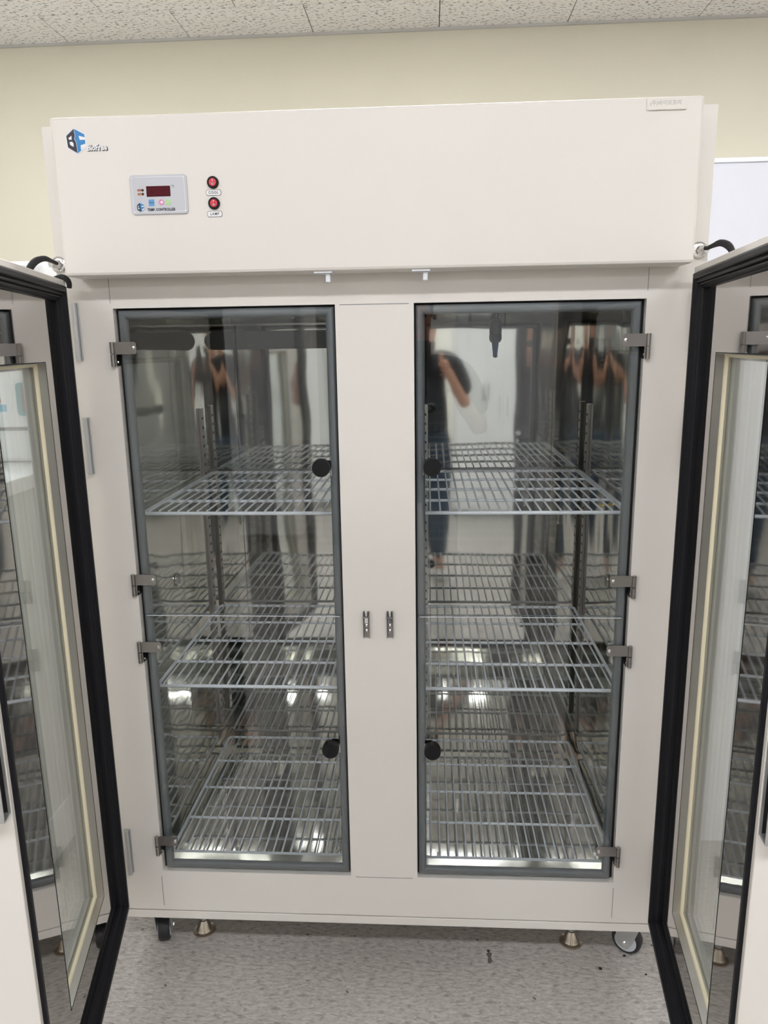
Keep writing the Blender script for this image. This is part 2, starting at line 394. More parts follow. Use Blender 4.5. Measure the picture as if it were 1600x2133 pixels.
# side ports (rings built above at the origin are placed here)
ports = [o for o in cab.children if o.name.startswith('port_ring')]
for o, s in zip(ports, (-1, 1)): o.location = (s*(IW-.003), .375, .902); o.scale = (s*-1, 1, 1)
# ---- opening surrounds, grey bulb seals and clear inner doors
for s in (-1, 1):
    x0, x1 = (-A, -B) if s < 0 else (B, A)
    lin = MB()
    lin.ringsweep(x0+.0005, x1-.0005, OB+.0005, OT-.0005, [(0, .024), (.0015, .024), (.0015, .0685), (0, .0685)]).build('opening_jamb', 'jamb', cab)
    MB().ringsweep(x0+.0002, x1-.0002, OB+.0002, OT-.0002, [(0, .018), (.012, .018), (.012, .0235), (0, .0235)]).build('seal_backing', 'dark', cab)
    ox0, ox1 = (x0+.006, x1-.003) if s < 0 else (x0+.003, x1-.006)
    wO = .019; seal = MB()
    # rounded bulb profile
    prof = []
    for k_ in range(9): a_ = math.pi*k_/8; prof.append((wO/2-wO/2*math.cos(a_), .0155-.0115*math.sin(a_)))
    prof += [(wO, .0175), (wO*.9, .0178), (0, .0178)]
    seal.ringsweep(ox0, ox1, OB+.0035, OT-.0035, prof).build('bulb_seal', 'greyrubber', cab, smooth=True)
    SEAM = .938
    hz = ((1.546, 1.034) , (.872, .365))
    for half, (z0, z1) in enumerate(((SEAM+.0012, OT-.0045), (OB+.0045, SEAM-.0012))):
        px0, px1 = (x0+.012, x1-.0045) if s < 0 else (x0+.0045, x1-.012)
        pane = MB().prism(rrect(px0, px1, z0, z1, .006), -.003, .001, 'y').build('inner_door', 'acrylic', cab)
        ze = SEAM-.0030 if half else SEAM+.0013
        MB().box(px0+.004, px1-.004, -.0036, .0012, ze+.0004, ze+.0013).build('painted_edge_line', 'plastic' if half else 'greyrubber', pane)  # edge glint painted as a pale strip below the seam, dark one above
        for zt in hz[half]:
            xk = s*.5565
            h = MB()
            h.prism(rrect(min(s*.505, s*.553), max(s*.505, s*.553), zt-.0255, zt, .005) if True else None, -.0052, -.0036, 'y')
            h.cyl((xk, -.0068, zt), (xk, -.0068, zt-.0245), .0046, 14).cyl((xk, -.0068, zt-.0262), (xk, -.0068, zt-.051), .0046, 14)
            h.box(min(s*.549, s*.5515), max(s*.549, s*.5515), -.006, .016, zt-.05, zt-.0265)
            h.build('hinge', 'brush', pane, smooth=False)
            MB().lathe([(.0042, -.0052), (.004, -.0072), (.0022, -.0082)], (s*.5115, 0, zt-.0125), 'y', 14).build('screw', 'chrome', pane, smooth=True)
            MB().lathe([(.0028, 0), (.0024, .0015), (.001, .002)], (s*.5478, -.001, zt-.042), 'x', 10).build('screw', 'chrome', pane)
        zk = 1.2775 if half == 0 else .6165
        MB().lathe([(.012, -.0065), (.0185, -.009), (.0192, -.012), (.0192, -.028), (.0182, -.030), (.0005, -.0302)], (s*.118, 0, zk), 'y', 32).build('knob', 'black', pane, smooth=True)
        MB().cyl((s*.118, .012, zk), (s*.118, -.007, zk), .004, 10).box(min(s*.118, s*.098), max(s*.118, s*.098), .006, .009, zk-.004, zk+.012).build('knob_stem', 'chrome', pane)
        MB().box(min(s*.0985, s*.1005), max(s*.0985, s*.1005), .002, .03, zk-.022, zk+.022).build('catch_plate', 'bright', cab)
# ---- latch strikes on the mullion
for x in (-.0295, .0235):
    o = MB().box(x-.0072, x-.0060, -.012, -.0005, .887, .949).box(x+.0060, x+.0072, -.012, -.0005, .887, .949).box(x-.006, x+.006, -.0035, -.0005, .887, .949)
    o = o.box(x-.0085, x+.0085, -.016, -.0118, .9365, .9385).build('latch_strike', 'brush', cab, bevel=.0004)
    MB().box(x-.0048, x+.0048, -.008, -.0037, .921, .9355).build('strike_tongue', 'chrome', o, bevel=.001)
    for z in (.9155, .9035): MB().lathe([(.0038, -.0036), (.0036, -.006), (.002, -.0072)], (x, 0, z), 'y', 14).build('screw', 'chrome', o, smooth=True)
    MB().lathe([(.0034, .9387), (.0042, .941), (.0042, .948), (.003, .951), (.001, .952)], (x, -.0085, 0), 'z', 14).build('roller_pin', 'chrome', o, smooth=True)
# ---- cable outlets by the fascia ends
for s, x in ((-1, -.655), (1, .645)):
    o = MB().lathe([(.0165, 0), (.0165, -.003), (.0155, -.004), (.009, -.005)], (x, 0, 1.704), 'y', 28).build('cable_flange', 'bright', cab, smooth=True)
    MB().cyl((x+s*.0, -.004, 1.704), (x+s*.008, -.022, 1.705), .0085, 6).build('gland_nut', 'chrome', o)
    for a_ in (40, 160, 280): MB().lathe([(.0022, -.004), (.002, -.0055), (.001, -.006)], (x+.0125*math.cos(math.radians(a_)), 0, 1.704+.0125*math.sin(math.radians(a_))), 'y', 8).build('screw', 'chrome', o)
    if s < 0:
        pts = [(-.650, -.020, 1.705), (-.652, -.04, 1.708), (-.658, -.055, 1.711), (-.672, -.062, 1.706), (-.681, -.068, 1.695), (-.683, -.076, 1.682), (-.675, -.088, 1.670), (-.66, -.10, 1.662)]
        MB().rope(pts, [.0035, .004, .0055, .007, .0072, .007, .006, .005], 10).build('braided_cable', 'braid', o, smooth=True)
        MB().rope([(-.645, -.05, 1.672), (-.632, -.046, 1.676), (-.622, -.046, 1.672), (-.617, -.046, 1.664), (-.618, -.044, 1.654)], [.004, .0055, .006, .0055, .0045], 10).build('braided_cable', 'braid', o, smooth=True)
    else:
        pts = [(.653, -.020, 1.705), (.661, -.034, 1.709), (.670, -.045, 1.712), (.681, -.052, 1.707), (.688, -.058, 1.695), (.69, -.07, 1.676), (.688, -.08, 1.664)]
        MB().rope(pts, [.0035, .0045, .0065, .0075, .006, .0045, .004], 10).build('braided_cable', 'braid', o, smooth=True)
# ---- hose probe hanging from the ceiling of the right bay
pr = MB().lathe([(.008, .034), (.008, -.004), (.0135, -.006), (.0165, -.014), (.0165, -.044), (.015, -.046), (.0168, -.050), (.0168, -.062), (.013, -.070), (.009, -.072)], (.313, .722, 1.607), 'z', 14).build('probe', 'black', cab, smooth=True)
MB().lathe([(.0088, -.070), (.0046, -.108), (.0052, -.113), (.002, -.1165)], (.313, .722, 1.607), 'z', 14).build('probe_tip', 'blue', pr, smooth=True)
for x, z, r in ((.388, 1.262, .010), (.385, 1.238, .008)):
    MB().lathe([(r, 0), (r*.9, -.003), (r*.5, -.005), (r*.48, -.002), (.001, -.002)], (x, IB, z), 'y', 18).build('rear_bolt', 'bright', cab, smooth=True)
MB().tube([(IW-.012, .27, 1.135), (IW-.062, .262, 1.133)], .0025, 8).build('brass_pin', 'brass', cab)
# ---- castors and levelling feet
def castor(x, y, ang, label=None):
    c = empty('castor', (x, y, 0), ang, cab)
    MB().lathe([(.036, -.008), (.036, -.0135)], (0, 0, .0365), 'x', 4)
    wh = MB().lathe([(.026, -.0150), (.034, -.0142), (.0372, -.009), (.0372, .009), (.034, .0142), (.026, .0150)], (0, 0, .0372), 'x', 36).build('tyre', 'tyre', c, smooth=True)
    hub = MB().lathe([(.018, -.0172), (.0275, -.0162), (.0275, .0162), (.018, .0172)], (0, 0, .0372), 'x', 30).build('wheel_hub', 'wheel', c, smooth=True)
    fk = MB()
    for s in (-1, 1):
        xa, xb = sorted((s*.0190, s*.0212))
        fk.prism([(-.036, .117), (.026, .117), (.026, .10), (.022, .038), (.012, .022), (-.008, .022), (-.020, .045), (-.036, .095)], xa, xb, 'x')
    fk.box(-.0195, .0195, -.034, .034, .117, .120).cyl((0, 0, .120), (0, 0, .1284), .022, 20)
    fk.build('fork', 'zinc', c)
    MB().cyl((-.026, 0, .0372), (.026, 0, .0372), .0035, 10).cyl((-.0235, 0, .0372), (-.0197, 0, .0372), .0068, 6).cyl((.0197, 0, .0372), (.0250, 0, .0372), .0068, 6).build('axle', 'chrome', c)
castor(-.592, .08, math.radians(15)); castor(.617, .085, math.radians(58)); castor(-.595, .72, .3); castor(.595, .72, -.3)
for x, y in ((-.494, .105), (.479, .105), (-.494, .7), (.479, .7)):
    o = MB().lathe([(.0275, 0), (.0295, .002), (.0285, .005), (.0215, .008), (.0195, .012), (.0165, .022), (.0125, .030), (.010, .036)], (x, y, 0), 'z', 30).build('levelling_foot', 'nickel', cab, smooth=True)
    MB().cyl((x, y, .036), (x, y, .1284), .0055, 10).cyl((x, y, .038), (x, y, .060), .0095, 6).build('foot_bolt', 'zinc', o)
# ---- fascia fittings
YF_ = -.0723
def print_(name, pts, mat, par, lay=0, th=.0004):
    y1 = YF_-lay*.0003; return MB().prism(pts, y1-th, y1+.0002, 'y').build(name, mat, par)
ctl = MB().prism(rrect(-.4635, -.352, 1.7855, 1.857, .006), YF_-.003, YF_+.002, 'y').build('controller', 'lead', cab, bevel=.001)
LY = -.0754
def onc(name, pts, mat, lay=0): 
    y1 = LY-lay*.0003; return MB().prism(pts, y1-.0004, y1, 'y').build(name, mat, ctl)
fr_ = MB().holed(-.4595, -.3562, 1.7898, 1.8528, rrect(-.4587, -.357, 1.7906, 1.852, .003), LY-.0003, LY).build('border_line', 'inkwhite', ctl)
onc('display_window', rrect(-.4315, -.3845, 1.8175, 1.8365, .001), 'display')
# four unlit seven-segment digits
sg = MB()
for i in range(4):
    cx = -.4255+.0113*i; w2, h2, t2 = .0029, .0053, .0009; cz = 1.827
    for dx0, dx1, dz0, dz1 in ((-w2, w2, h2-t2, h2), (-w2, w2, -t2/2, t2/2), (-w2, w2, -h2, -h2+t2), (-w2-t2, -w2, .0008, h2-.0004), (w2, w2+t2, .0008, h2-.0004), (-w2-t2, -w2, -h2+.0004, -.0008), (w2, w2+t2, -h2+.0004, -.0008)):
        sg.box(cx+dx0, cx+dx1, LY-.0007, LY-.0004, cz+dz0, cz+dz1)
sg.build('digit_segments', 'segment', ctl)
text('unit_text', '°C', .0062, -.3795, LY-.0002, 1.8355, 'inkdark', ctl)
for z, tx in ((1.8295, 'TIMER'), (1.8225, 'OUT')):
    onc('indicator_label', rrect(-.4495, -.4375, z-.0022, z+.0022, .0015), 'orange'); onc('indicator_lamp', disc(-.4385, z, .0021), 'black', 1)
    text('indicator_text', tx, .0036, -.4445, LY-.0005, z, 'inkdark', ctl)
onc('mode_button', rrect(-.4285, -.4175, 1.8005, 1.8125, .001), 'btnblue'); text('button_text', 'MODE', .0034, -.423, LY-.0005, 1.8065, 'inkdark', ctl)
onc('shift_button', disc(-.4035, 1.8068, .0057), 'btnpink'); onc('up_button', disc(-.3905, 1.8066, .0057), 'btngreen')
onc('arrow_mark', [(-.4065, 1.8068), (-.401, 1.8095), (-.401, 1.8041)], 'inkwhite', 1); onc('arrow_mark', [(-.3932, 1.8045), (-.3878, 1.8045), (-.3905, 1.8095)], 'lead', 1)
text('controller_text', 'TEMP. CONTROLLER', .0072, -.4045, LY-.0003, 1.7935, 'inkdark', ctl, .82, .00018)
def logo(cx, cz, h, par, y, navy='inknavy'):
    # two faces of a cube: a dark left one and a blue right one, with white windows shaped by the letters B and F
    def P(q): return [(cx+a*h, cz+b*h) for a, b in q]
    def put(name, q, mat, lay): 
        yy = y-lay*.0003; return MB().prism(P(q), yy-.0004, yy+.0001, 'y').build(name, mat, par)
    if h > .02: put('logo_backing', [(-.44, .24), (-.02, .53), (.45, .26), (.47, -.27), (.04, -.54), (-.42, -.27)], 'inkwhite', 0)
    put('logo_left_face', [(-.41, .22), (-.05, .50), (-.03, .19), (-.07, .09), (.0, -.04), (.03, -.50), (-.38, -.25)], navy, 1)
    put('logo_right_face', [(-.03, .50), (.41, .26), (.42, -.23), (.05, -.50), (.02, -.03), (-.05, .09), (-.01, .19)], 'inkblue', 1)
    put('letter_window', [(-.32, .13), (-.17, .22), (-.18, .06), (-.29, .06)], 'inkwhite', 2)
    put('letter_window', [(-.29, -.04), (-.17, -.02), (-.11, -.10), (-.12, -.24), (-.26, -.16)], 'inkwhite', 2)
    put('letter_window', [(.15, .21), (.42, .14), (.42, .04), (.18, .04)], 'inkwhite', 2)
    put('letter_window', [(.20, -.18), (.42, -.12), (.42, -.24), (.20, -.38)], 'inkwhite', 2)
lg = empty('logo_badge', (0, 0, 0), 0, cab)
logo(-.5625, 1.9215, .0435, lg, YF_)
for dx, dz, m_, ly, off in ((.0009, -.0006, 'inkdark', .0002, .0011), (0, 0, 'inkwhite', .0006, .00045)):
    text('badge_text', 'BioFree', .0145, -.5225+dx, YF_-ly, 1.9085+dz, m_, lg, .86, off)
logo(-.4455, 1.7985, .0165, ctl, LY)
for z, zl, tx in ((1.8405, 1.8222, 'COOL'), (1.8027, 1.7835, 'LAMP')):
    x = -.301
    sw = MB().lathe([(.0112, .001), (.0112, -.003), (.0102, -.0042), (.0078, -.0042), (.0076, -.002), (.001, -.002)], (x, YF_, z), 'y', 32).build('rocker_switch', 'black', cab, smooth=True)
    MB().prism(disc(x, z, .0073, 24), YF_-.0046, YF_-.0021, 'y').build('rocker', 'red', sw, bevel=.0006)
    MB().box(x-.0005, x+.0004, YF_-.0052, YF_-.0046, z+.002, z+.0055).build('on_mark', 'inkwhite', sw)
    MB().lathe([(.0019, -.0052), (.0019, -.0046), (.0012, -.0046), (.0012, -.0052)], (x, YF_, z-.0028), 'y', 14).build('off_mark', 'inkwhite', sw)
    lb = MB().prism(rrect(x-.0148, x+.0148, zl-.0055, zl+.0055, .004), YF_-.0004, YF_, 'y').build('switch_label', 'inkdark', cab)
    MB().prism(rrect(x-.0141, x+.0141, zl-.0048, zl+.0048, .0036), YF_-.0008, YF_-.0003, 'y').build('label_face', 'inkwhite', lb)
    text('label_text', tx, .0068, x, YF_-.0009, zl, 'inkdark', lb, .9, .0001, sp=1.25)
npl = MB().box(.5095, .5815, YF_-.0012, YF_, 1.9415, 1.962).build('name_plate', 'beige', cab, bevel=.0005)
MB().box(.512, .580, YF_-.0032, YF_-.001, 1.9412, 1.9445).build('plate_lip', 'beige', npl, bevel=.0008)
text('plate_text', '(주)바이오프리', .0092, .5435, YF_-.0014, 1.953, 'inkgrey', npl)
# ------------------------------------------------------------------ outer glass doors (swung open)
def outer_door(s, O, phi):
    # local frame: x = s_*u (u runs from hinge to free edge), y = inner-face normal, z up
    U = Vector((s*math.sin(phi), -math.cos(phi), 0)); N = Vector((-s*math.cos(phi), -math.sin(phi), 0))
    X = U if s < 0 else -U; q = 1 if s < 0 else -1
    d = empty('outer_door', (0, 0, 0), 0, cab)
    d.matrix_local = Matrix(((X.x, N.x, 0, O[0]), (X.y, N.y, 0, O[1]), (0, 0, 1, 0), (0, 0, 0, 1)))
    def ux(a, b): return tuple(sorted((q*a, q*b)))
    def frame(name, u0, u1, z0, z1, prof, mat, **kw):
        x0, x1 = ux(u0, u1); return MB().ringsweep(x0, x1, z0, z1, prof).build(name, mat, d, **kw)
    PL = -.022                       # liner plane
    u0, u1, z0, z1 = -.012, .624, .189, 1.669
    wu0, wu1, wz0, wz1 = .137, .432, .346, 1.507
    # outer skin: frame round a window; inset differs per side, so build as four bars
    bars = MB()
    def bar(a, b, c, e_, n0, n1): x0, x1 = ux(a, b); bars.box(x0, x1, n0, n1, c, e_)
    bar(u0, wu0, z0, z1, PL-.0435, PL); bar(wu1, u1, z0, z1, PL-.0435, PL); bar(wu0, wu1, z0, wz0, PL-.0435, PL); bar(wu0, wu1, wz1, z1, PL-.0435, PL)
    bmesh.ops.remove_doubles(bars.bm, verts=bars.bm.verts, dist=1e-5)
    x0, x1 = ux(u0, u1); bars.ringsweep(x0, x1, z0, z1, [(0, PL), (0, -.006), (.001, -.005), (.0105, -.005), (.0115, -.006), (.0115, PL)])
    bars.build('door_shell', 'beige', d)
    lb = MB()
    def lbar(a, b, c, e_): x0, x1 = ux(a, b); lb.box(x0, x1, PL+.0001, PL+.0009, c, e_)
    lbar(.012, wu0-.0005, .21, 1.648); lbar(wu1+.0005, .600, .21, 1.648); lbar(wu0-.0005, wu1+.0005, .21, wz0-.0005); lbar(wu0-.0005, wu1+.0005, wz1+.0005, 1.648)
    bmesh.ops.remove_doubles(lb.bm, verts=lb.bm.verts, dist=1e-5)
    lb.build('door_liner', 'liner', d)
    # magnetic gasket: ribbed black profile
    g = [(0, PL+.0002), (0, -.006), (.001, -.001), (.003, 0), (.010, 0), (.012, -.0015), (.013, -.006), (.015, -.007), (.016, -.004), (.018, -.003), (.0195, -.005), (.0205, -.010), (.022, -.010), (.023, -.007), (.0245, -.0068), (.0255, -.011), (.027, -.013), (.0285, -.0125), (.030, -.016), (.030, PL+.0002)]
    frame('door_gasket', 0, .612, .201, 1.657, g, 'rubber')
    # window recess: mirror jambs, sealed double pane
    frame('window_reveal', wu0, wu1, wz0, wz1, [(-.0006, PL+.001), (.0006, PL+.001), (.0006, PL-.043), (-.0006, PL-.043)], 'reveal')
    frame('liner_edge', wu0-.0022, wu1+.0022, wz0-.0022, wz1+.0022, [(0, PL+.0008), (0, PL+.0014), (.0016, PL+.0014), (.0016, PL+.0008)], 'dark')
    P1 = PL-.0195
    frame('cream_seal', wu0+.0008, wu1-.0008, wz0+.0008, wz1-.0008, [(0, P1), (0, P1+.006), (.003, P1+.0045), (.006, P1+.0008), (.006, P1)], 'cream')
    frame('spacer_bar', wu0+.001, wu1-.001, wz0+.001, wz1-.001, [(0, P1-.0045), (.010, P1-.0045), (.0105, P1-.0185), (0, P1-.0185)], 'spacer')
    frame('seal_line', wu0+.001, wu1-.001, wz0+.001, wz1-.001, [(0, P1-.0002), (.0115, P1-.0002), (.0115, P1-.0042), (0, P1-.0042)], 'dark') if False else None
    for nm, n0 in (('window_pane', P1-.004), ('window_pane', P1-.023)):
        x0, x1 = ux(wu0+.0009, wu1-.0009)
        MB().box(x0, x1, n0, n0+.004, wz0+.0009, wz1-.0009).build(nm, 'glass', d)
    # cold-edge line marks in the outer trim
    # lever latch on the free edge face
    x = lambda u: q*u
    la = MB()
    def lb_(a, b, n0, n1, c, e_, m=None): xa, xb = ux(a, b); (m or la).box(xa, xb, n0, n1, c, e_)
    lb_(.6243, .6255, -.058, -.0065, .878, 1.030); lb_(.647, .649, -.058, -.0075, .878, 1.030); lb_(.6255, .647, -.058, -.0075, .878, .880); lb_(.6255, .647, -.058, -.0075, 1.028, 1.030); lb_(.6255, .647, -.058, -.056, .880, 1.028)
    la.build('latch_body', 'zinc', d)
    dk = MB(); lb_(.6256, .6262, -.0555, -.010, .881, 1.027, dk); dk.build('latch_inner_shade', 'dark', d)  # near-black sheet stands in for shade inside the open latch
    lv = MB().cyl((x(.632), -.0135, .985), (x(.645), -.020, .970), .006, 16).cyl((x(.640), -.0135, .970), (x(.636), -.022, .920), .0022, 8).cyl((x(.642), -.018, .965), (x(.641), -.024, .905), .003, 8)
    lb_(.630, .645, -.034, -.0135, .890, .915, lv); lv.build('latch_lever', 'chrome', d, smooth=True)
    return d
outer_door(-1, (-.61997, -.05102), -.2163); outer_door(1, (.6201, -.05119), -.1172)
for s in (-1, 1):
    hx = 0 if s < 0 else .0165
    for z0, z1 in ((1.508, 1.627), (1.264, 1.388), (.261, .381)):
        xa, xb = sorted((s*(.6225+hx), s*(.6385+hx)))
        o = MB().box(xa, xb, -.004, -.0005, z0, z1).build('door_hinge', 'zinc', cab, bevel=.0008)
        MB().cyl((s*(.6285+hx), -.0105, z0), (s*(.6285+hx), -.0105, z1), .0052, 14).build('hinge_knuckle', 'zinc', o, smooth=True)
# ------------------------------------------------------------------ wire shelves
def make_shelf():
    # local frame: origin at the front-left corner under the front bar
    W, D = .476, .597
    sh = empty('wire_shelf')
    pts = [(0, 0, .004)]
    rc = .012
    def corner(cx, cy, a0): return [(cx+rc*math.cos(math.radians(a0+t)), cy+rc*math.sin(math.radians(a0+t)), .0048) for t in (0, 22, 45, 68, 90)]
    loop = corner(W-rc, rc, -90) + corner(W-rc, D-rc, 0) + corner(rc, D-rc, 90) + corner(rc, rc, 180)
    loop.append(loop[0])
    MB().tube(loop, .0044, 8, False).build('rim', 'wire', sh, smooth=True)
    cb = MB().cyl((.003, 0, .004), (W-.003, 0, .004), .0037, 10).build('crossbar', 'wire', sh, smooth=True)
    for k_ in range(1, 4):
        c = cb.copy(); COL.objects.link(c); c.location = (0, D*k_/4, 0)
    wr = MB().tube([(0, .002, .0068), (0, .004, .0095), (0, D-.003, .0095), (0, D, .0068)], .0024, 7).build('rod', 'wire', sh, smooth=True)
    n_ = 20
    for k_ in range(n_):
        c = wr if k_ == 0 else wr.copy()
        if k_: COL.objects.link(c)
        c.location = (.0165+(W-.033)*k_/(n_-1), 0, 0)
    return sh
def copy_tree(o, parent=None):
    c = o.copy(); COL.objects.link(c); c.parent = parent
    for ch in list(o.children): copy_tree(ch, c)
    return c
proto = make_shelf()
names = ('upper', 'middle', 'bottom')
cnt = 0
for s in (-1, 1):
    for lv, z in enumerate((1.1415, .6975, .2225)):
        o = proto if cnt == 0 else copy_tree(proto); cnt += 1
        o.location = (-.5737 if s < 0 else .0977, .1245, z)
        side = 'left' if s < 0 else 'right'
        tag(o, ('white wire shelf in the %s bay, just above the steel floor' % side) if lv == 2 else ('white wire shelf in the %s bay, %s' % (side, 'highest, behind the upper black knob' if lv == 0 else 'middle, near the clear doors seam')), 'shelf', 'wire shelves inside the refrigerator')
# clips that carry the shelves, part of the cabinet
for s in (-1, 1):
    for z in (1.1415, .6975):
        for y in (.12, .69):
            xa, xb = sorted((s*(IW-.010), s*(IW-.0235))); MB().box(xa, xb, y-.006, y+.006, z-.0016, z-.0002).box(*sorted((s*(IW-.0065), s*(IW-.010))), y-.006, y+.006, z-.012, z-.0002).build('shelf_clip', 'bright', cab)
        xa, xb = sorted((s*.090, s*.106)); MB().box(xa, xb, IB-.030, IB-.0105, z-.0016, z-.0002).box(xa, xb, IB-.0105, IB-.007, z-.012, z-.0002).build('shelf_clip', 'bright', cab)
    for y in (.16, .42, .68): 
        for x in (.13, .54): MB().box(min(s*x, s*(x+.012)), max(s*x, s*(x+.012)), y-.006, y+.006, IF, .2223).build('shelf_foot', 'bright', cab) if y != .42 else None
# small steel clip left lying on the floor pan, right bay
cl = MB().box(0, .012, 0, .0012, 0, .022).box(0, .012, -.010, 0, 0, .0012).build('shelf_hook', 'bright')
cl.location = (.185, .40, IF+.0002); tag(cl, 'small loose steel shelf hook lying under the bottom right shelf', 'hook')
# ------------------------------------------------------------------ surroundings in view
wb = tag(empty('whiteboard', (0, WY, 0)), 'large white board in thin white frame on the wall, right of the refrigerator', 'whiteboard')
MB().box(1.2, 3.4, -.012, -.001, .9, 2.365).build('board_face', 'board', wb)
for a in ((1.185, 3.415, -.022, -.001, 2.365, 2.386), (1.185, 3.415, -.022, -.001, .88, .9), (1.185, 1.2, -.022, -.001, .9, 2.365), (3.4, 3.415, -.022, -.001, .9, 2.365)):
    MB().box(*a).build('board_frame', 'plastic', wb, bevel=.002)
# white side cabinet seen through the right door's glass
sc_ = tag(empty('side_cabinet', (1.62, .45, 0)), 'white floor cabinet seen through the glass of the right door', 'cabinet')
MB().box(-.8, .8, 0, .5, .07, 1.52).build('cabinet_body', 'board', sc_, bevel=.003)
MB().box(-.78, .78, .03, .5, 0, .07).build('plinth', 'baseboard', sc_)
for x0, x1 in ((-.797, -.402), (-.398, -.002), (.002, .398), (.402, .797)):
    dd = MB().box(x0, x1, -.018, -.0005, .075, 1.515).build('cabinet_door', 'board', sc_, bevel=.002)
    MB().box(x1-.03, x1-.02, -.03, -.0185, .7, .85).build('handle', 'chrome', dd)
# bench and white appliance on the left
bn = tag(empty('lab_bench', (-1.78, .15, 0)), 'high white laboratory bench seen through the glass of the left door', 'bench')
MB().box(-.8, .8, 0, 1.4, 1.16, 1.2).build('worktop', 'white', bn, bevel=.003)
MB().box(-.78, .786, .02, 1.38, .2, 1.1595).build('bench_body', 'greywhite', bn)
MB().box(-.78, .792, .01, 1.38, .062, .1985).build('lower_drawer', 'white', bn, bevel=.002)
MB().box(-.76, .77, .04, 1.36, 0, .0615).build('plinth', 'baseboard', bn)
ap = tag(empty('white_appliance', (-1.78, .60, 1.2)), 'white bench-top appliance with teal-framed window standing on the left bench', 'appliance')
MB().box(-.78, .79, 0, .7, .001, .585).build('appliance_body', 'white', ap, bevel=.02, seg=4)
MB().box(-.78, .79, -.004, -.0005, .098, .108).build('front_seam', 'greyshade', ap)
MB().prism(rrect(.666, .745, .142, .240, .012), -.006, -.0004, 'y').build('teal_bezel', 'teal', ap)
MB().prism(rrect(.680, .738, .152, .229, .008), -.010, -.0061, 'y').build('bezel_window', 'greyshade', ap)
MB().box(.50, .629, -.002, -.0003, .155, .176).build('blue_sticker', 'sky', ap)
MB().prism(disc(.606, .188, .009), -.002, -.0003, 'y').build('round_sticker', 'orange', ap)
# ---- small litter on the floor in front of the refrigerator
def chip(x, y, r, mat, label, n=7):
    p = [(r*random.uniform(.5, 1.2)*math.cos(6.283*k/n), r*random.uniform(.4, 1)*math.sin(6.283*k/n)) for k in range(n)]
    o = MB().prism(p, 0, r*.3, 'z').build('debris_chip', mat); o.location = (x, y, .0002)
    return tag(o, label, 'debris')
chip(.536, .021, .0065, 'tyre', 'dark crumb on the floor in front of the right castor, largest of the crumbs')
chip(.607, .064, .0045, 'tyre', 'dark crumb on the floor, right under the front of the right castor')
chip(.645, .008, .004, 'tyre', 'small dark crumb on the floor nearest the right door')
chip(.262, .066, .004, 'tyre', 'small dark crumb at the top of the glue residue on the floor')
chip(-.087, .103, .0022, 'tyre', 'tiny dark speck on the floor under the middle of the refrigerator')
o = MB().prism([(-.006, -.018), (.002, -.02), (.007, -.012), (.004, 0), (.008, .012), (0, .018), (-.007, .010), (-.003, 0)], 0, .0006, 'z').build('glue_residue', plain('grey_residue', (.16, .15, .14), .25)); o.location = (.2625, .046, .0002)
tag(o, 'grey glossy patch of glue residue on the floor, left of the right castor', 'debris')
# ------------------------------------------------------------------ behind the photographer (seen only as reflections in the steel)
def locker(name, x, y, wd, h, mat, label, cat):
    t = tag(empty(name, (x, y, 0)), label, cat)
    MB().box(-wd/2, wd/2, -.5, 0, .06, h).build('locker_body', mat, t, bevel=.004)
    MB().box(-wd/2+.02, wd/2-.02, -.48, -.02, 0, .06).build('plinth', 'baseboard', t)
    for s in (-1, 1):
        dd = MB().box(min(s*.003, s*(wd/2-.003)), max(s*.003, s*(wd/2-.003)), .0005, .018, .075, h-.01).build('locker_door', mat, t, bevel=.002)
        MB().box(min(s*.02, s*.032), max(s*.02, s*.032), .0185, .035, h*.5, h*.5+.14).build('handle', 'chrome', dd)
locker('storage_cabinet', .62, -3.6, .62, 2.1, 'white', 'tall white storage cabinet mirrored in the steel behind the right bay', 'cabinet')
locker('storage_cabinet', -1.35, -4.2, .9, 2.0, 'white', 'tall white storage cabinet mirrored in the steel behind the left bay', 'cabinet')
locker('dark_locker', 1.22, -3.7, .30, 2.05, 'greyshade', 'narrow dark grey locker mirrored beside the white cabinet in the right bay', 'locker')
locker('dark_locker', -.55, -4.1, .34, 2.0, 'greyshade', 'narrow dark grey locker mirrored in the left bay', 'locker')
# ---- the photographer
def skin(name, joints, edges, mat, parent, sub=2):
    me = bpy.data.meshes.new(name); me.from_pydata([j[0] for j in joints], edges, [])
    o = bpy.data.objects.new(name, me); COL.objects.link(o)
    mo = o.modifiers.new('skin', 'SKIN'); mo.use_smooth_shade = True
    for i, j in enumerate(joints):
        r = j[1]; me.skin_vertices[0].data[i].radius = r if isinstance(r, tuple) else (r, r)
    me.skin_vertices[0].data[0].use_root = True
    ss = o.modifiers.new('sub', 'SUBSURF'); ss.levels = sub; ss.render_levels = sub
    dg = bpy.context.evaluated_depsgraph_get(); m2 = bpy.data.meshes.new_from_object(o.evaluated_get(dg))
    bpy.data.objects.remove(o); m2.name = name; m2.materials.clear(); m2.materials.append(M[mat])
    for p in m2.polygons: p.use_smooth = True
    o = bpy.data.objects.new(name, m2); COL.objects.link(o); o.parent = parent
    return o
PX, PY = .06, -1.86
pn = tag(empty('person', (PX, PY, 0)), 'person in black T-shirt, blue jeans and white shoes, mirrored in the steel', 'person')
